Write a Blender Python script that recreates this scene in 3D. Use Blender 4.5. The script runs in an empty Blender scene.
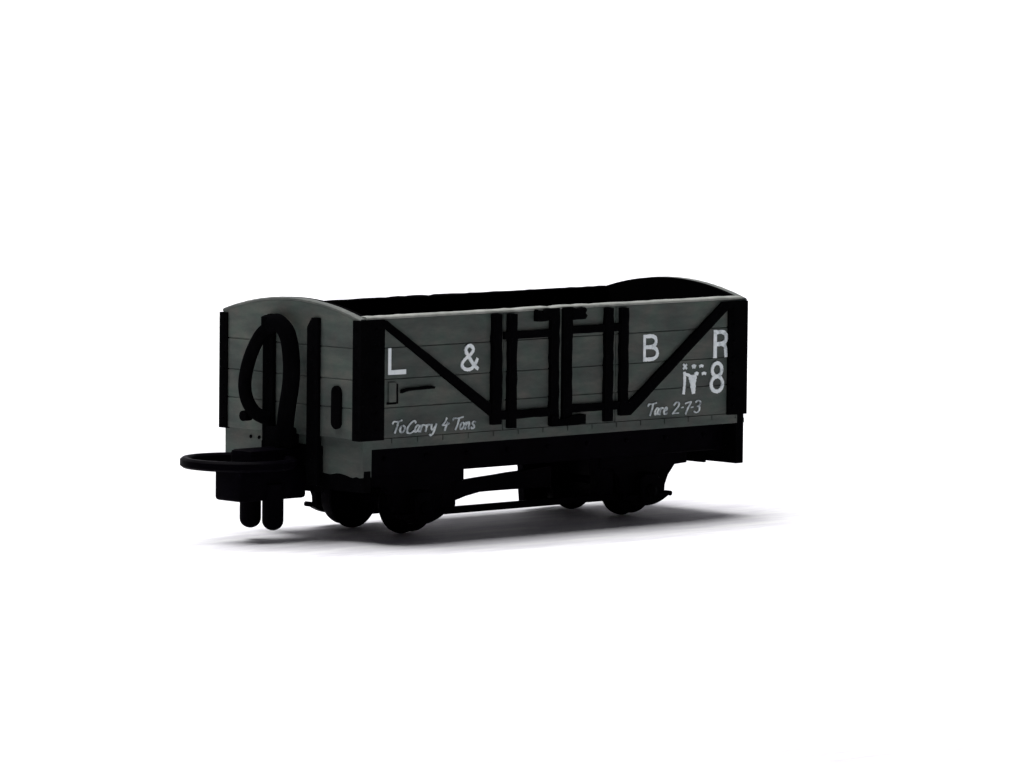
import bpy, bmesh, math, random
from mathutils import Vector
random.seed(8)
S = 0.001                      # the wagon is measured in millimetres, the scene in metres
LEN, WID = 62.0, 23.43         # body length and width, mm
CX, CY = LEN / 2, WID / 2
sc = bpy.context.scene
COL = sc.collection

# ------------------------------------------------------------------ materials
def new_mat(name):
    m = bpy.data.materials.new(name); m.use_nodes = True
    nt = m.node_tree
    return m, nt, nt.nodes['Principled BSDF']

def noise(nt, scale, detail=6, rough=.6, vec=None):
    n = nt.nodes.new('ShaderNodeTexNoise')
    n.inputs['Scale'].default_value = scale; n.inputs['Detail'].default_value = detail
    n.inputs['Roughness'].default_value = rough
    if vec is not None: nt.links.new(vec, n.inputs['Vector'])
    return n

def ramp(nt, src, stops):
    r = nt.nodes.new('ShaderNodeValToRGB')
    el = r.color_ramp.elements
    while len(el) < len(stops): el.new(.5)
    for e, (p, c) in zip(el, stops):
        e.position = p; e.color = (c[0], c[1], c[2], 1)
    nt.links.new(src, r.inputs[0])
    return r

def paint(name, stops, rough=.6, spec=.2, scale=350., stretch=(1, 1, 1), bump=.08, fine=2600., tint=False):
    m, nt, b = new_mat(name)
    tc = nt.nodes.new('ShaderNodeTexCoord')
    mp = nt.nodes.new('ShaderNodeMapping'); mp.inputs['Scale'].default_value = stretch
    nt.links.new(tc.outputs['Object'], mp.inputs[0])
    n = noise(nt, scale, 8, .68, mp.outputs[0])
    r = ramp(nt, n.outputs['Fac'], stops)
    out = r.outputs[0]
    if tint:                                            # hand-mixed paint: patches a shade greener, bluer or browner
        n3 = noise(nt, 420., 5, .6, tc.outputs['Object'])
        r3 = ramp(nt, n3.outputs['Fac'], [(.3, (.90, 1.05, 1.0)), (.5, (1., 1., 1.)), (.7, (1.10, .97, .98))])
        mx = nt.nodes.new('ShaderNodeMix'); mx.data_type = 'RGBA'; mx.blend_type = 'MULTIPLY'
        mx.inputs['Factor'].default_value = 1.
        nt.links.new(out, mx.inputs['A']); nt.links.new(r3.outputs[0], mx.inputs['B'])
        out = mx.outputs['Result']
    nt.links.new(out, b.inputs['Base Color'])
    b.inputs['Roughness'].default_value = rough
    b.inputs['Specular IOR Level'].default_value = spec
    n2 = noise(nt, fine, 4, .6, tc.outputs['Object'])
    bp = nt.nodes.new('ShaderNodeBump'); bp.inputs['Strength'].default_value = bump
    bp.inputs['Distance'].default_value = .0001
    nt.links.new(n2.outputs['Fac'], bp.inputs['Height'])
    nt.links.new(bp.outputs[0], b.inputs['Normal'])
    return m

GREY = paint('grey_paint', [(.30, (.043, .052, .049)), (.5, (.067, .078, .071)), (.68, (.100, .107, .093))],
             rough=.62, spec=.12, scale=210., stretch=(.45, .45, 1.6), bump=.3, tint=True)
CAP = paint('toplit_grey_edge', [(.3, (.12, .13, .12)), (.5, (.21, .22, .20)), (.75, (.31, .315, .29))],
            rough=.6, spec=.15, scale=300., bump=.25)  # the body grey made paler: strong top light put into the colour
CAP2 = paint('toplit_grey_arch', [(.3, (.06, .068, .065)), (.5, (.09, .097, .09)), (.75, (.14, .145, .13))], rough=.6, spec=.1, scale=300., bump=.25)  # between rail and body grey, some of the top light painted in
BLACK = paint('black_paint', [(.3, (.0012, .0012, .0015)), (.7, (.0026, .0025, .003))], rough=.6, spec=.0, scale=400., bump=.3)
PLASTIC = paint('black_plastic', [(.3, (.0009, .0007, .0012)), (.7, (.0020, .0015, .003))], rough=.45, spec=.004, scale=300., bump=.1)
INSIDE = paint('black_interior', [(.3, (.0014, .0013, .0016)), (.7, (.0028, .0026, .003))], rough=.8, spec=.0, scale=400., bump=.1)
WHITE = paint('white_lettering', [(.3, (.36, .41, .43)), (.46, (.74, .80, .82)), (.7, (.84, .87, .87))], rough=.6, spec=.1, scale=900., bump=.1)
SCRIPT = paint('thin_white_lettering', [(.36, (.14, .16, .17)), (.5, (.45, .50, .52)), (.66, (.74, .79, .78))], rough=.6, spec=.1, scale=1100., bump=.1)

def paper():
    m, nt, b = new_mat('white_paper')
    tc = nt.nodes.new('ShaderNodeTexCoord')
    mp = nt.nodes.new('ShaderNodeMapping'); mp.inputs['Scale'].default_value = (.16, 1., 1.)
    nt.links.new(tc.outputs['Object'], mp.inputs[0])
    n = noise(nt, 260., 10, .8, mp.outputs[0])
    r = ramp(nt, n.outputs['Fac'], [(.36, (.675, .66, .705)), (.5, (.80, .79, .82)), (.60, (.89, .89, .89))])
    nt.links.new(r.outputs[0], b.inputs['Base Color'])
    b.inputs['Roughness'].default_value = .75
    b.inputs['Specular IOR Level'].default_value = .1
    n2 = noise(nt, 900., 5, .6, tc.outputs['Object'])
    bp = nt.nodes.new('ShaderNodeBump'); bp.inputs['Strength'].default_value = .2
    bp.inputs['Distance'].default_value = .0002
    nt.links.new(n2.outputs['Fac'], bp.inputs['Height']); nt.links.new(bp.outputs[0], b.inputs['Normal'])
    return m
PAPER = paper()

# ------------------------------------------------------------------ mesh helpers (all in mm)
def link(name, bm, mats, parent=None, origin=(CX, CY, 0), smooth=False):
    bmesh.ops.recalc_face_normals(bm, faces=bm.faces[:])
    me = bpy.data.meshes.new(name)
    o3 = Vector(origin)
    for v in bm.verts: v.co = (v.co - o3) * S
    bm.to_mesh(me); bm.free()
    for m in (mats if isinstance(mats, (list, tuple)) else [mats]): me.materials.append(m)
    if smooth:
        for p in me.polygons: p.use_smooth = True
    ob = bpy.data.objects.new(name, me)
    COL.objects.link(ob)
    if parent is not None: ob.parent = parent
    if parent is None or parent is WAGON: base = Vector((CX, CY, 0))
    else: base = Vector(parent['org'])
    ob['org'] = tuple(origin)
    ob.location = (o3 - base) * S
    return ob

def box(bm, x0, x1, y0, y1, z0, z1, bev=0., seg=1, mi=0):
    vs = [bm.verts.new((x, y, z)) for x in (x0, x1) for y in (y0, y1) for z in (z0, z1)]
    q = [(0, 1, 3, 2), (4, 6, 7, 5), (0, 4, 5, 1), (2, 3, 7, 6), (0, 2, 6, 4), (1, 5, 7, 3)]
    fs = [bm.faces.new([vs[i] for i in f]) for f in q]
    for f in fs: f.material_index = mi
    if bev > 0:
        bmesh.ops.recalc_face_normals(bm, faces=fs)
        es = list({e for f in fs for e in f.edges})
        r = bmesh.ops.bevel(bm, geom=es, offset=bev, segments=seg, profile=.5, affect='EDGES')
        for f in r['faces']: f.material_index = mi
    return fs

def prism(bm, pts, axis, a0, a1, bev=0., mi=0, seg=1):
    """polygon pts extruded along axis ('x','y','z') from a0 to a1"""
    def put(p, a):
        return {'x': (a, p[0], p[1]), 'y': (p[0], a, p[1]), 'z': (p[0], p[1], a)}[axis]
    A = [bm.verts.new(put(p, a0)) for p in pts]; B = [bm.verts.new(put(p, a1)) for p in pts]
    n = len(pts)
    fa = bm.faces.new(A); fb = bm.faces.new(B[::-1])
    fs = [fa, fb] + [bm.faces.new((A[i], B[i], B[(i + 1) % n], A[(i + 1) % n])) for i in range(n)]
    for f in fs: f.material_index = mi
    if bev > 0:
        bmesh.ops.recalc_face_normals(bm, faces=fs)
        es = list(set(fa.edges) | set(fb.edges))
        r = bmesh.ops.bevel(bm, geom=es, offset=bev, segments=seg, profile=.5, affect='EDGES')
        for f in r['faces']: f.material_index = mi

def wob(pts, amp, step=.9):
    """walk round a polygon in short steps with a little wander: a hand-painted edge"""
    out = []
    n = len(pts)
    for i in range(n):
        a, b = Vector(pts[i]), Vector(pts[(i + 1) % n])
        d = b - a; L = d.length
        nn = Vector((-d.y, d.x)) / max(L, 1e-6)
        k = max(1, int(L / step))
        for j in range(k):
            w = random.uniform(-amp, amp) if 0 < j else random.uniform(-amp, amp) * .5
            out.append(tuple(a + d * (j / k) + nn * w))
    return out

def spline(pts, per=8, closed=False):
    P = [Vector(p) for p in pts]; n = len(P); out = []
    for i in range(n if closed else n - 1):
        if closed: p0, p1, p2, p3 = P[i - 1], P[i], P[(i + 1) % n], P[(i + 2) % n]
        else: p0, p1, p2, p3 = P[max(i - 1, 0)], P[i], P[i + 1], P[min(i + 2, n - 1)]
        for j in range(per):
            t = j / per
            out.append(.5 * ((2 * p1) + (p2 - p0) * t + (2 * p0 - 5 * p1 + 4 * p2 - p3) * t * t + (3 * p1 - p0 - 3 * p2 + p3) * t ** 3))
    if not closed: out.append(P[-1])
    return out

def tube(bm, path, rad, closed=False, seg=14, flat=1.0):
    P = [Vector(p) for p in path]; n = len(P); rings = []
    R = rad if callable(rad) else (lambda t: rad)
    up = Vector((1, 0, 0))
    for i in range(n):
        if closed: t = (P[(i + 1) % n] - P[i - 1]).normalized()
        else: t = (P[min(i + 1, n - 1)] - P[max(i - 1, 0)]).normalized()
        u = up - t * up.dot(t)
        if u.length < .05: u = Vector((0, 1, 0)) - t * t.y
        u.normalize(); v = t.cross(u)
        r = R(i / max(n - 1, 1))
        rings.append([bm.verts.new(P[i] + (u * math.cos(a) * flat + v * math.sin(a)) * r) for a in [2 * math.pi * k / seg for k in range(seg)]])
    for i in range(n if closed else n - 1):
        a, b = rings[i], rings[(i + 1) % n]
        for k in range(seg): bm.faces.new((a[k], a[(k + 1) % seg], b[(k + 1) % seg], b[k]))
    if not closed:
        bm.faces.new(rings[0][::-1]); bm.faces.new(rings[-1])

def lathe(bm, prof, c, axis='y', seg=48):
    """prof = [(along, radius)...] turned about an axis through c"""
    rings = []
    for a, r in prof:
        ring = []
        for k in range(seg):
            t = 2 * math.pi * k / seg
            u, w = r * math.cos(t), r * math.sin(t)
            ring.append(bm.verts.new({'y': (c[0] + u, c[1] + a, c[2] + w), 'x': (c[0] + a, c[1] + u, c[2] + w), 'z': (c[0] + u, c[1] + w, c[2] + a)}[axis]))
        rings.append(ring)
    for a, b in zip(rings, rings[1:]):
        for k in range(seg): bm.faces.new((a[k], a[(k + 1) % seg], b[(k + 1) % seg], b[k]))
    bm.faces.new(rings[0][::-1]); bm.faces.new(rings[-1])

LIFT = [0]
def stroke(bm, pts, w, y, taper=(1, 1), smooth=True, wmap=None):
    """a brush stroke in the X-Z plane of the side, a ribbon of slightly uneven width standing .05 mm proud"""
    P = [Vector(p) for p in pts]
    if smooth and len(P) > 2: P = spline(P, 7)
    n = len(P); LIFT[0] += 1
    yy = y - .05 - .004 * (LIFT[0] % 9)
    Lf, Rt = [], []
    for i in range(n):
        t = (P[min(i + 1, n - 1)] - P[max(i - 1, 0)])
        if t.length < 1e-6: t = Vector((1, 0))
        t.normalize(); nn = Vector((-t.y, t.x))
        f = i / max(n - 1, 1)
        ww = .5 * w * (taper[0] * (1 - f) + taper[1] * f) * random.uniform(.84, 1.12)
        if wmap: ww *= wmap(t)
        c = P[i].copy()
        if i == 0: c -= t * ww * .5
        if i == n - 1: c += t * ww * .5
        Lf.append(c + nn * ww); Rt.append(c - nn * ww)
    def V(p, yv): return bm.verts.new((p.x, yv, p.y))
    a = [V(p, yy - .0012 * i) for i, p in enumerate(Lf)]; b = [V(p, yy - .0012 * i) for i, p in enumerate(Rt)]
    a2 = [V(p, y + .02) for p in Lf]; b2 = [V(p, y + .02) for p in Rt]
    for i in range(n - 1):
        bm.faces.new((a[i], a[i + 1], b[i + 1], b[i]))
        bm.faces.new((a[i], a2[i], a2[i + 1], a[i + 1]))
        bm.faces.new((b[i], b[i + 1], b2[i + 1], b2[i]))
    bm.faces.new((a[0], b[0], b2[0], a2[0])); bm.faces.new((a[-1], a2[-1], b2[-1], b[-1]))

def glyph(bm, strokes, x0, z0, w, h, width, y, slant=0., **k):
    for st in strokes:
        sm = True
        if st and st[0] == 'line': sm = False; st = st[1:]
        stroke(bm, [(x0 + p[0] * w + slant * p[1] * h, z0 + p[1] * h) for p in st], width, y, smooth=sm, **k)

def shade_auto(o, ang=40):
    me = o.data
    for p in me.polygons: p.use_smooth = True
    try:
        me.set_sharp_from_angle(angle=math.radians(ang))
    except Exception: pass
    return o

# ------------------------------------------------------------------ the wagon
WAGON = bpy.data.objects.new('model_wagon', None)
COL.objects.link(WAGON)
WAGON.location = (CX * S, CY * S, 0)
WAGON['label'] = 'dark grey four-wheeled model railway wagon with black ironwork and white lettering on white paper'
WAGON['category'] = 'model wagon'
WAGON.empty_display_size = .01

def dup(o, parent, rotz=None, loc=None):
    c = o.copy(); COL.objects.link(c); c.parent = parent
    if rotz is not None: c.rotation_euler = (0, 0, rotz)
    if loc is not None: c.location = loc
    return c

ZB, ZT = 11.9, 25.35            # bottom of the boards, underside of the capping
GAPS = [15.36, 18.58, 22.12]
def board_zs():
    e = [ZB] + GAPS + [ZT]
    return [(e[i] + (.05 if i else .0), e[i + 1] - (.05 if i < 3 else .0)) for i in range(4)]

def side_mesh():
    bm = bmesh.new()
    # outer boards in three bays, the grooves between them are real gaps in front of a backing
    for (xa, xb) in ((.2, 22.15), (22.3, 40.2), (40.35, LEN - .2)):
        for z0, z1 in board_zs():
            box(bm, xa, xb, .12, .85, z0, z1, .06)
    box(bm, .25, LEN - .25, .26, 1.0, ZB + .05, ZT - .05, 0, mi=0)
    box(bm, .9, LEN - .9, 1.0, 1.58, ZB + .05, ZT + .3, 0, mi=1)
    return bm
side = link('side_panel', side_mesh(), [GREY, INSIDE], WAGON)

def capping_mesh():
    bm = bmesh.new()
    # a rounded rail along the top edge, a little uneven
    n = 62; prev = None
    sec = [(.02, ZT), (.0, ZT + .2), (.12, ZT + .3), (.35, ZT + .36), (1.2, ZT + .36), (1.4, ZT + .3), (1.5, ZT + .2), (1.5, ZT)]
    for i in range(n + 1):
        x = .9 + (LEN - 1.8) * i / n
        dz = random.uniform(-.03, .03)
        if 25.5 < x < 36: dz += random.uniform(-.05, .1)
        ring = [bm.verts.new((x, y, z + (dz if z > ZT + .1 else 0))) for y, z in sec]
        if prev:
            for k in range(len(sec)):
                bm.faces.new((prev[k], prev[(k + 1) % len(sec)], ring[(k + 1) % len(sec)], ring[k]))
        else: bm.faces.new(ring)
        prev = ring
    bm.faces.new(prev[::-1])
    return bm
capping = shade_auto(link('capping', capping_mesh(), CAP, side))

# ---- black ironwork on the side
def strap(x0, x1, z0, z1, y0=-.33, amp=.07):
    bm = bmesh.new()
    prism(bm, wob([(x0, z0), (x1, z0), (x1, z1), (x0, z1)], amp), 'y', .2, y0, .0)
    return bm
side_parts = [capping]
for pts in ([(3.2, 25.2), (3.75, 25.2), (21.95, 13.85), (21.6, 12.75), (20.8, 13.1), (3.2, 24.6)],
            [(59.2, 25.1), (57.6, 25.1), (41.2, 13.4), (41.6, 12.6), (42.5, 12.6), (59.2, 24.75)]):
    bm = bmesh.new(); prism(bm, wob(pts, .03, 1.5), 'y', .2, -.26)
    side_parts.append(link('diagonal_brace', bm, BLACK, side))

# small clip plate, its shadow and a peg at the left of the side
bm = bmesh.new(); box(bm, 4.3, 5.45, -.10, .2, 15.95, 18.2, .05)
side_parts.append(link('clip_plate', bm, GREY, side))
bm = bmesh.new(); prism(bm, [(5.47, 15.75), (5.75, 15.75), (5.72, 18.0), (5.5, 18.0)], 'y', .2, -.05)  # black strips right of and below the plate stand in for its shadow
prism(bm, [(4.1, 15.7), (5.46, 15.7), (5.46, 15.93), (4.1, 15.93)], 'y', .2, -.05)
prism(bm, wob([(6.2, 16.9), (7.2, 17.12), (11.2, 17.2), (11.35, 17.42), (10.8, 17.5), (7.2, 17.4), (6.2, 17.25)], .02), 'y', .2, -.22)
side_parts.append(link('brake_peg_and_shadow', bm, BLACK, side))

# ---- lettering: brush strokes on the near side only
YL = .12
def lettering(name, draw, label, m=WHITE):
    bm = bmesh.new(); draw(bm)
    o = link(name, bm, m, side); o['label'] = label
    return o
lettering('lettering', lambda b: glyph(b, [['line', (.1, 1), (.1, .09)], ['line', (.07, .09), (1, .09)]], 4.25, 19.03, 2.65, 2.9, .52, YL), 'white capital L')
def amp(b):
    glyph(b, [[(1.0, .42), (.86, .22), (.62, .04), (.3, .02), (.07, .14), (.06, .3), (.25, .46), (.55, .62), (.72, .8), (.62, .95), (.42, .98), (.26, .86), (.3, .7), (.5, .47), (.75, .2), (1.0, .03)]],
          15.6, 19.05, 2.5, 2.8, .40, YL)
lettering('lettering', amp, 'white ampersand')
def cap_b(b):
    glyph(b, [['line', (.12, 1), (.12, 0)], [(.1, .95), (.6, .96), (.84, .86), (.84, .66), (.6, .54), (.12, .53)], [(.1, .53), (.66, .51), (.93, .38), (.93, .17), (.66, .05), (.1, .05)]],
          44.65, 18.8, 2.5, 2.92, .44, YL)
lettering('lettering', cap_b, 'white capital B')
def cap_r(b):
    glyph(b, [['line', (.12, 1), (.12, 0)], [(.1, .94), (.6, .95), (.86, .84), (.86, .62), (.6, .5), (.12, .49)], [(.5, .5), (.76, .44), (.86, .3), (.9, .0)]],
          56.4, 18.7, 2.35, 3.05, .50, YL)
lettering('lettering', cap_r, 'white capital R')
def no8(b):
    # N, its raised dotted o, and 8
    stroke(b, [(51.62, 17.1), (51.66, 15.9), (51.5, 14.65)], .40, YL)
    stroke(b, [(51.75, 16.9), (52.3, 16.75), (52.85, 16.5)], .34, YL)
    stroke(b, [(53.0, 16.45), (53.05, 15.6), (53.15, 14.65)], 1.0, YL, taper=(1.35, .5))
    stroke(b, [(51.45, 18.05), (51.95, 17.55)], .26, YL); stroke(b, [(51.95, 18.0), (51.45, 17.55)], .26, YL)
    for (x, z, l, wd) in ((53.0, 17.72, .35, .42), (54.15, 17.7, .5, .32), (53.4, 16.85, .4, .36), (54.6, 16.8, .55, .32)):
        stroke(b, [(x, z), (x + l * .5, z + .08), (x + l, z)], wd, YL)
    ring = [(.5 + .42 * math.sin(a), .755 + .225 * math.cos(a)) for a in [2 * math.pi * k / 12 for k in range(13)]]
    ring2 = [(.5 + .5 * math.sin(a), .275 + .255 * math.cos(a)) for a in [2 * math.pi * k / 12 for k in range(13)]]
    glyph(b, [ring, ring2], 56.05, 14.55, 1.95, 3.5, .46, YL)
lettering('lettering', no8, 'white number N 8 with raised dotted o')

LET = {
 'T': [[(.0, .78), (.12, .95), (.5, .93), (1.0, 1.02)], [(.62, .93), (.55, .45), (.42, .02)]],
 'o': [[(.5, .58), (.2, .5), (.12, .22), (.35, .02), (.7, .12), (.82, .42), (.5, .58)]],
 'C': [[(.95, .82), (.75, 1.0), (.4, .82), (.12, .4), (.2, .08), (.5, .0), (.85, .18)]],
 'a': [[(.8, .5), (.45, .58), (.15, .3), (.3, .04), (.6, .15), (.82, .52)], [(.82, .54), (.72, .2), (.85, .04), (1.02, .1)]],
 'r': [[(.15, .55), (.2, .3), (.15, .02)], [(.18, .3), (.45, .55), (.85, .52)]],
 'y': [[(.1, .55), (.2, .2), (.5, .12), (.85, .5)], [(.9, .56), (.72, .0), (.3, -.35), (.05, -.25)]],
 'n': [[(.12, .55), (.18, .3), (.12, .02)], [(.16, .32), (.5, .57), (.75, .45), (.7, .15), (.85, .02)]],
 's': [[(.85, .5), (.5, .58), (.25, .42), (.6, .26), (.7, .1), (.4, .0), (.1, .1)]],
 'e': [[(.15, .28), (.6, .32), (.72, .48), (.45, .58), (.15, .38), (.2, .1), (.5, .0), (.85, .15)]],
 '4': [[(.5, .98), (.35, .7), (.05, .42)], [(.0, .44), (.45, .4), (1.0, .55)], [(.75, .62), (.6, .3), (.5, .0)]],
 '2': [[(.1, .75), (.35, .97), (.75, .9), (.75, .65), (.4, .35), (.05, .05)], [(.02, .06), (.5, .06), (.95, .06)]],
 '7': [[(.05, .85), (.4, .93), (.95, .97)], [(.95, .97), (.6, .5), (.35, .0)]],
 '3': [[(.15, .88), (.5, 1.0), (.85, .85), (.75, .62), (.45, .52)], [(.45, .52), (.8, .45), (.85, .18), (.5, .0), (.08, .1)]],
 '-': [[(.15, .42), (.8, .45)]],
}
def script(b, items, h, w):
    for ch, x, z, cw in items:
        glyph(b, LET[ch], x, z, cw, h, w, YL, slant=.22, wmap=lambda t: .65 + .5 * abs(t.y))
def carry(b):
    it = [('T', 4.8, 12.42, 1.35), ('o', 6.0, 12.42, .95), ('C', 7.0, 12.3, 1.45), ('a', 8.25, 12.36, .95), ('r', 9.2, 12.36, .8), ('r', 10.0, 12.36, .8),
          ('y', 10.8, 12.36, .9), ('4', 12.55, 12.36, 1.1), ('T', 14.1, 12.32, 1.6), ('o', 15.35, 12.32, .75), ('n', 16.15, 12.32, .85), ('s', 17.1, 12.32, .75)]
    script(b, it, 1.38, .23)
lettering('lettering', carry, 'thin white script line reading To Carry 4 Tons', SCRIPT)
def tare(b):
    it = [('T', 45.4, 12.35, 1.3), ('a', 46.55, 12.35, .85), ('r', 47.45, 12.35, .65), ('e', 48.1, 12.35, .75), ('2', 49.6, 12.3, 1.15), ('-', 50.95, 12.4, .5),
          ('7', 51.5, 12.25, 1.05), ('-', 52.6, 12.35, .5), ('3', 53.15, 12.3, 1.1)]
    script(b, it, 1.4, .22)
lettering('lettering', tare, 'thin white script line reading Tare 2-7-3', SCRIPT)

# ---- the door irons
bm = bmesh.new()
for z0, z1 in ((12.05, 13.0), (13.2, 22.1), (22.2, 25.3)):
    pass
box(bm, 30.75, 31.3, -.05, .2, 12.1, 25.3, .03)
door = link('door', bm, GREY, WAGON)
door_parts = []
def dp(name, bm): door_parts.append(link(name, bm, BLACK, door))
for x0, x1, z0, z1 in ((20.15, 21.6, 12.6, 25.2), (22.7, 23.98, 12.05, 25.15), (29.4, 30.7, 12.1, 25.55), (31.4, 32.8, 12.1, 25.5), (38.2, 39.45, 12.05, 25.2), (40.68, 41.9, 12.6, 25.1)):
    dp('door_strap', strap(x0, x1, z0, z1, -.38))
for x0, x1, z0, z1 in ((22.1, 29.5, 22.25, 23.1), (32.7, 41.0, 22.45, 23.3), (21.4, 29.6, 13.13, 14.08), (32.7, 41.0, 13.35, 14.28)):
    dp('door_bar', strap(x0, x1, z0, z1, -.29, .035))
for pts in ([(27.0, 25.5), (27.0, 24.15), (29.5, 24.15), (29.5, 25.55), (28.4, 25.45), (28.2, 25.1), (27.7, 25.15)],
            [(32.7, 25.5), (32.7, 24.1), (34.7, 24.12), (35.0, 24.5), (34.7, 24.8), (34.95, 25.2), (34.6, 25.5), (33.6, 25.2)],
            [(29.5, 13.2), (29.5, 11.95), (32.9, 11.95), (34.9, 12.0), (34.9, 13.1), (33.5, 13.0), (32.8, 13.1), (31.6, 12.7), (30.6, 12.7), (30.5, 13.2)]):
    bm = bmesh.new(); prism(bm, wob(pts, .05, .6), 'y', .2, -.55, .0)
    dp('latch', bm)

# the far side: the same panel turned round, ironwork and all (what lettering it has cannot be seen)
side2 = dup(side, WAGON, math.pi)
for p in side_parts: dup(p, side2)
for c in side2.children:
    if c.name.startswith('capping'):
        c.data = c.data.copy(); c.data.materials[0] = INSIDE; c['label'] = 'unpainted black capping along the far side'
door2 = dup(door, WAGON, math.pi)
for p in door_parts: dup(p, door2)

# ---- corner irons
def corner_mesh(far_x, far_y):
    bm = bmesh.new()
    t = .2
    xe, ww, zt = (LEN - .32, 2.95, 25.15) if far_x else (0., 3.5, 25.3)
    X = lambda a: xe - a if far_x else a
    Y = lambda b: WID - b if far_y else b
    if far_y: zt -= .3
    pl = [(-t, -t), (ww, -t), (ww, .3), (.3, .3), (.3, 1.12), (-t, 1.12)]
    prism(bm, [(X(a), Y(b)) for a, b in pl], 'z', 11.75, zt, .04)
    sy = -1 if far_y else 1; sx = -1 if far_x else 1
    for i in range(7):                                  # rivet heads down both legs
        z = 12.8 + i * 1.9
        lathe(bm, [(-.18 * sy, .2), (-.3 * sy, .19), (-.36 * sy, .1)], (X(2.2), Y(0), z), 'y', 10)
        lathe(bm, [(-.18 * sx, .17), (-.29 * sx, .15), (-.33 * sx, .08)], (X(0), Y(.62), z), 'x', 10)
    return bm
for fx in (0, 1):
    for fy in (0, 1): link('corner_iron', corner_mesh(fx, fy), BLACK, WAGON)

# ---- ends with the arched top
def arch(y): return 27.12 - .0140 * (y - CY) ** 2
def end_mesh():
    bm = bmesh.new()
    ys = [.2 + (WID - .4) * i / 28 for i in range(29)]
    # outer boards
    for i, (z0, z1) in enumerate(board_zs()):
        if i < 3: box(bm, .0, .85, .2, WID - .2, z0, z1, .06)
        else:
            prism(bm, [(y, arch(y) - .12) for y in ys] + [(ys[-1], z0), (ys[0], z0)], 'x', .0, .85, .06)
    box(bm, .14, 1.0, .3, WID - .3, ZB + .05, 25.0)
    prism(bm, [(y, arch(y) + .16) for y in ys[1:-1]] + [(ys[-2], ZB + .1), (ys[1], ZB + .1)], 'x', 1.0, 1.6, mi=1)
    return bm
end = link('end_panel', end_mesh(), [GREY, INSIDE], WAGON)
end_parts = []
def arch_cap():
    bm = bmesh.new(); n = 40; prev = None
    for i in range(n + 1):
        y = .12 + (WID - .24) * i / n
        z = arch(y) - .12; d = random.uniform(-.02, .02)
        ring = [bm.verts.new(p) for p in ((-.02, y, z - .02), (.02, y, z + .2 + d), (.2, y, z + .32 + d), (.8, y, z + .32 + d), (.98, y, z + .25), (.99, y, z - .02))]
        if prev:
            for k in range(6): bm.faces.new((prev[k], prev[(k + 1) % 6], ring[(k + 1) % 6], ring[k]))
        else: bm.faces.new(ring)
        prev = ring
    bm.faces.new(prev[::-1])
    return bm
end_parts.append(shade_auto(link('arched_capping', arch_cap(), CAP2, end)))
for (y0, y1, z0) in ((6.62, 8.5, 6.2), (14.15, 15.95, 6.2)):
    bm = bmesh.new()
    prism(bm, [(y0, z0), (y1, z0), (y1, 24.2), (y1 - .75, 25.25), (y0 + .1, 25.3), (y0, 25.2)], 'x', .2, -.5, .1)
    for i in range(8): lathe(bm, [(-.48, .3), (-.6, .26), (-.66, .12)], (0, (y0 + y1) / 2, 9.2 + i * 2.1), 'x', 10)
    end_parts.append(link('end_post', bm, BLACK, end))
bm = bmesh.new()
prism(bm, [(3.05 + .75 + .8 * math.cos(a), (17.0 if math.sin(a) > 0 else 13.7) + .8 * math.sin(a)) for a in [2 * math.pi * k / 24 for k in range(24)]], 'x', .2, -.35, .1)
end_parts.append(link('lamp_bracket', bm, BLACK, end))
end2 = dup(end, WAGON, math.pi)
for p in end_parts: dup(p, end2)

# ---- floor, ledge, headstocks, solebars
bm = bmesh.new(); box(bm, .9, LEN - .9, .9, WID - .9, 11.2, 12.3)
link('floor', bm, INSIDE, WAGON)
def ledge_mesh():
    bm = bmesh.new()
    box(bm, .75, LEN - .25, .10, 1.5, 10.72, 11.28, .0)
    x = 1.0; k = 0
    while x < LEN - 1.5:
        x1 = min(x + 3.95, LEN - .3)
        box(bm, x + .07, x1 - .07, .10, 1.5, 11.281, 11.84, .0); x = x1
    box(bm, .8, LEN - .3, .3, 1.4, 11.29, 11.8)
    return bm
led = link('floor_edge', ledge_mesh(), GREY, WAGON); led2 = dup(led, WAGON, math.pi); led2.location = (.0005, 0, 0)
def head_mesh(grey):
    bm = bmesh.new()
    box(bm, .6, 1.85, .09, WID - .09, 5.9, 11.86, .12, 2, mi=1)
    if grey:                                            # the grey paint stops in a ragged edge short of the bottom
        ys = [.1 + k * .55 for k in range(13)] + [7.0 + k * 1.2 for k in range(13)] + [WID - .1]
        low = [7.62, 7.55, 7.66, 7.5, 7.58, 7.72, 7.8, 7.86, 7.84, 7.72, 7.66, 7.7, 7.75]
        lo = [(y, low[k] if k < len(low) else 7.7 + random.uniform(-.08, .08)) for k, y in enumerate(ys)]
        prism(bm, lo + [(WID - .06, 11.9), (.04, 11.9)], 'x', 1.9, .54, .05)
    return bm
hs = link('headstock', head_mesh(True), [GREY, BLACK], WAGON)
far_hs = link('headstock', head_mesh(False), [GREY, BLACK], WAGON)
far_hs.rotation_euler = (0, 0, math.pi); far_hs.location = (.0003, 0, 0)
bm = bmesh.new()
for y, z in ((18.9, 11.0), (17.5, 11.0), (17.5, 9.4), (18.9, 9.4)):
    lathe(bm, [(.7, .2), (.46, .2), (.4, .1)], (0, y, z), 'x', 12)
b = link('bolt_heads', bm, BLACK, hs)
bm = bmesh.new(); box(bm, .35, .8, 6.7, 17.0, 5.5, 10.75, .1)
b = link('coupler_plate', bm, BLACK, hs); dup(b, far_hs)
bm = bmesh.new(); box(bm, 1.9, LEN - 1.9, 1.9, 3.3, 7.5, 11.1, .1)
for i in range(9): lathe(bm, [(1.95, .3), (1.7, .26), (1.62, .12)], (5.5 + i * 6.4, 0, 9.4), 'y', 10)
sb = link('solebar', bm, PLASTIC, WAGON); dup(sb, WAGON, math.pi)
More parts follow.
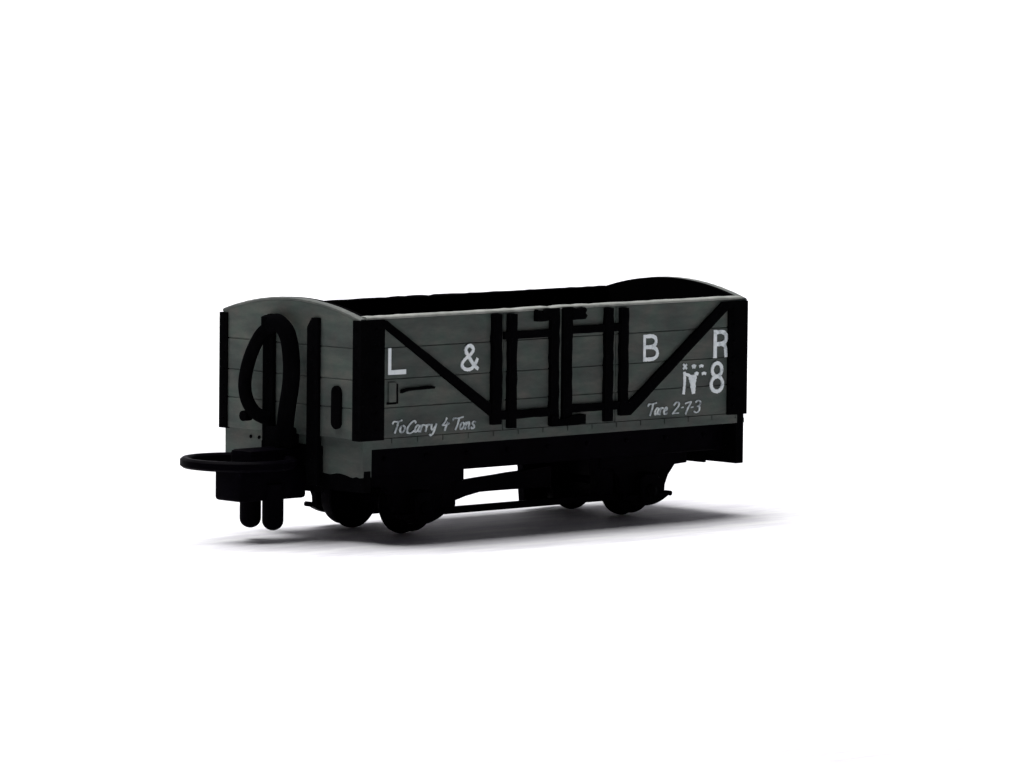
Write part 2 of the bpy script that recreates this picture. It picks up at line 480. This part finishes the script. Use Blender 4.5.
bm = bmesh.new(); box(bm, 2.5, LEN - 2.5, 8.0, WID - 8.0, 8.0, 11.1, .1)
link('underframe', bm, PLASTIC, WAGON)

# ---- running gear
AX = (13.65, 49.0); RW = 3.72
YG = 4.45                       # plane of the axle guards
def guard_mesh():
    bm = bmesh.new()
    prism(bm, [(-7.2, 7.6), (-7.2, 6.0), (-5.2, 5.9), (-4.1, 4.7), (-3.6, 3.6), (-3.5, 2.4), (3.5, 2.4), (3.6, 3.6), (4.1, 4.7), (5.2, 5.9), (7.2, 6.0), (7.2, 7.6)], 'y', YG + .45, YG - .45, .08)
    return bm
def spring_mesh():
    bm = bmesh.new()
    T = [k / 10 - 1 for k in range(21)]
    for j in range(4):                                  # leaves laid up into one crescent
        hw = 3.75
        zt_ = lambda t: 2.72 - .05 * t * t - (1.25 * j / 4) * (1 - t * t)
        zb_ = lambda t: 2.66 - .05 * t * t - (1.25 * (j + .9) / 4) * (1 - t * t) - .06
        prism(bm, [(hw * t, zt_(t)) for t in T] + [(hw * t, zb_(t)) for t in T[::-1]], 'y', YG - .3, YG - 1.2 + .03 * j, .0)
    for s in (-1, 1): lathe(bm, [(-.45, .3), (.45, .3)], (s * 3.75, YG - .75, 2.62), 'y', 16)
    return bm
def axlebox_mesh():
    bm = bmesh.new()
    prism(bm, [(-1.5, 4.6), (-1.5, 2.2), (-1.1, 1.8), (1.1, 1.8), (1.5, 2.2), (1.5, 4.6), (1.0, 5.2), (-1.0, 5.2)], 'y', YG, YG - 1.7, .15)
    lathe(bm, [(-1.6, .8), (-1.95, .75), (-2.05, .4)], (0, YG, 3.2), 'y', 20)
    return bm
def wheel_mesh(y):
    bm = bmesh.new(); c = (0, y, RW)
    lathe(bm, [(-1.0, .8), (-1.0, 2.75), (-1.15, 2.9), (-1.15, RW - .4), (-1.0, RW - .34), (.3, RW - .3), (.45, RW - .12), (.6, RW), (.85, RW - .02), (.95, RW - .3), (.95, 1.2), (1.1, .9), (1.1, .5)], c, 'y', 56)
    return bm
YW = 6.85
PROTO = {}
for i, ax in enumerate(AX):
    for far in (0, 1):
        loc = Vector(((ax - CX) * S, 0, 0)); gloc = loc - Vector(((-.0003 if far else .0009) * (1 - i), 0, 0)); rz = math.pi if far else 0.
        if not PROTO:
            g = link('axle_guard', guard_mesh(), PLASTIC, WAGON, (0, CY, 0)); g.location = gloc
            sp = shade_auto(link('leaf_spring', spring_mesh(), PLASTIC, g, (0, CY, 0))); ab = link('axle_box', axlebox_mesh(), PLASTIC, g, (0, CY, 0))
            wh = shade_auto(link('wheel', wheel_mesh(YW), PLASTIC, WAGON, (0, CY, 0))); wh.location = loc
            PROTO = dict(g=g, sp=sp, ab=ab, wh=wh)
        else:
            g = dup(PROTO['g'], WAGON, rz, gloc); dup(PROTO['sp'], g); dup(PROTO['ab'], g); dup(PROTO['wh'], WAGON, rz, loc)
    bm = bmesh.new(); lathe(bm, [(4, .5), (WID - 4, .5)], (ax, 0, RW), 'y', 20)
    shade_auto(link('axle', bm, PLASTIC, WAGON))
# wheels stand on the paper with the flange just clear of it: see WAGON height below

bm = bmesh.new()
prism(bm, wob([(18.2, 3.6), (19.4, 3.85), (20.4, 4.12), (22.6, 4.45), (34, 4.45), (34, 6.75), (27.4, 6.4), (18.8, 5.85)], .03, 2.), 'y', 4.2, 5.0)
link('brake_lever', bm, PLASTIC, WAGON)
for xa, xb, ya, yb in ((16.6, 19.0, 4.25, 5.3), (41.3, 44.2, 4.25, 5.3), (42.9, 48.2, WID - 5.3, WID - 4.25), (17.6, 20.5, WID - 5.3, WID - 4.25)):
    bm = bmesh.new()
    m = 1 if xa < 30 else -1; c = (xa + xb) / 2; h = (xb - xa) / 2
    zb = 2.3 if ya < CY else 1.05
    prism(bm, [(c - h * m, zb), (c + (h - .35) * m, zb), (c + (h - .1) * m, 3.3), (c + (h - .1) * m, 5.0), (c + (h + .5) * m, 7.6), (c - h * m, 7.6)], 'y', ya, yb, .06)
    link('brake_hanger', bm, PLASTIC, WAGON)
bm = bmesh.new(); box(bm, 16.5, 46.0, 4.2, 4.9, 2.2, 3.0, .08)
tb = link('tie_bar', bm, PLASTIC, WAGON)

# ---- coupling on the near end
bm = bmesh.new(); box(bm, -9.4, .6, 9.4, 14.0, 4.7, 8.35, .45, 3)
coup = shade_auto(link('coupler', bm, PLASTIC, WAGON))
def loop_mesh():
    bm = bmesh.new(); n = 72; rings = []
    cx, cy = -7.75, CY
    for k in range(n):
        t = 2 * math.pi * k / n
        c, s = math.cos(t), math.sin(t)
        def p(r, z):
            zz = z
            return (cx + (r + .4) * c, cy + (r + .6) * s, zz)
        ro, ri = 6.1, 5.0
        sec = [(ro - .3, 8.45), (ro, 8.7), (ro, 9.35), (ro - .3, 9.6), (ri + .3, 9.6), (ri, 9.35), (ri, 8.7), (ri + .3, 8.45)]
        rings.append([bm.verts.new(p(r, z)) for r, z in sec])
    for k in range(n):
        a, b = rings[k], rings[(k + 1) % n]
        for j in range(8): bm.faces.new((a[j], a[(j + 1) % 8], b[(j + 1) % 8], b[j]))
    return bm
shade_auto(link('coupler_loop', loop_mesh(), PLASTIC, coup), 50)
bm = bmesh.new(); box(bm, -7.5, .5, 9.9, 13.5, 7.9, 10.4, .4, 2)
shade_auto(link('coupler_hook', bm, PLASTIC, coup))
for y in (13.4, 9.6):
    bm = bmesh.new()
    prof = [(0, .05)] + [(1.1 - 1.1 * math.cos(a), 1.22 * math.sin(a)) for a in [math.pi / 2 * k / 8 for k in range(1, 9)]] + [(5.2, 1.22)]
    lathe(bm, prof, (-4.4, y, 1.3), 'z', 28)
    shade_auto(link('dropper', bm, PLASTIC, coup))

# ---- vacuum hose looped against the end
bm = bmesh.new()
tube(bm, spline([(-1.2, 13.4, 24.0), (-1.5, 15.0, 23.0), (-1.6, 16.7, 20.4), (-1.6, 17.6, 17.6), (-1.6, 17.3, 15.6), (-1.5, 16.2, 14.2), (-1.1, 15.2, 13.6), (-.5, 14.7, 13.4)], 8), .76, seg=16)
lathe(bm, [(-2.2, .6), (-1.1, .6)], (0, 17.3, 13.6), 'x', 12)
tube(bm, spline([(-1.2, 13.6, 24.1), (-1.5, 12.2, 24.5), (-1.7, 10.4, 23.3), (-1.8, 9.6, 20.8), (-1.7, 9.7, 18.0), (-1.6, 10.4, 15.0), (-1.5, 10.9, 12.5), (-1.4, 11.4, 8.0)], 8), .98, seg=16)
box(bm, -1.6, .5, 10.6, 14.3, 6.5, 12.6, .3, 2)
lathe(bm, [(23.6, 1.0), (25.0, 1.0), (25.2, .6)], (-1.1, 14.0, 0), 'z', 20)
shade_auto(link('vacuum_hose', bm, BLACK, WAGON))

# ------------------------------------------------------------------ white paper
bm = bmesh.new()
# a sheet lying flat under the wagon and curving up far behind it; d runs away from the camera
dx, dy = .6934, .7206
prof = [(-700, 0), (-200, 0), (420, 0)] + [(420 + 260 * math.sin(a), 260 - 260 * math.cos(a)) for a in [math.pi / 2 * k / 24 for k in range(1, 25)]] + [(680, 900)]
prev = None
for d, z in prof:
    row = [bm.verts.new((CX + dx * d - dy * t, CY + dy * d + dx * t, z)) for t in (-1100, -300, 300, 1100)]
    if prev:
        for k in range(3): bm.faces.new((prev[k], prev[k + 1], row[k + 1], row[k]))
    prev = row
me_o = link('ground', bm, PAPER, None, (CX, CY, 0), smooth=True)
me_o['kind'] = 'structure'
for o in COL.objects:
    if 'org' in o.keys(): del o['org']

# ------------------------------------------------------------------ light
w = bpy.data.worlds.new('World'); sc.world = w; w.use_nodes = True
bg = w.node_tree.nodes['Background']
bg.inputs[0].default_value = (.88, .84, 1, 1); bg.inputs[1].default_value = .03
def area(name, loc, target, size, power):
    l = bpy.data.lights.new(name, 'AREA'); l.shape = 'DISK'; l.size = size; l.energy = power
    o = bpy.data.objects.new(name, l); COL.objects.link(o)
    o.location = loc
    o.rotation_euler = (Vector(target) - Vector(loc)).to_track_quat('-Z', 'Y').to_euler()
    return o
def strip(name, loc, rot, sx, sy, power):
    l = bpy.data.lights.new(name, 'AREA'); l.shape = 'RECTANGLE'; l.size = sx; l.size_y = sy; l.energy = power
    o = bpy.data.objects.new(name, l); COL.objects.link(o)
    o.location = loc; o.rotation_euler = rot
    return o
strip('softbox', (.05, .345, .90), (math.radians(-19), 0, 0), 1.18, .54, 19.9)

# ------------------------------------------------------------------ camera
cam = bpy.data.cameras.new('camera'); co = bpy.data.objects.new('camera', cam); COL.objects.link(co)
from mathutils import Matrix
r = Vector((0.72067615, -0.6931968, 0.01020201)); u = Vector((0.04795979, 0.06453068, 0.99676258)); bk = Vector((-0.69161098, -0.71785373, 0.07975129))
M = Matrix(((r.x, u.x, bk.x, -.52460076711), (r.y, u.y, bk.y, -.56893288342), (r.z, u.z, bk.z, .08031185199), (0, 0, 0, 1)))
co.matrix_world = M
cam.lens = 243.97; cam.sensor_width = 36.; cam.clip_start = .01; cam.clip_end = 50.
sc.camera = co
sc.view_settings.view_transform = 'Standard'; sc.view_settings.look = 'None'
sc.view_settings.exposure = 0.; sc.view_settings.gamma = 1.
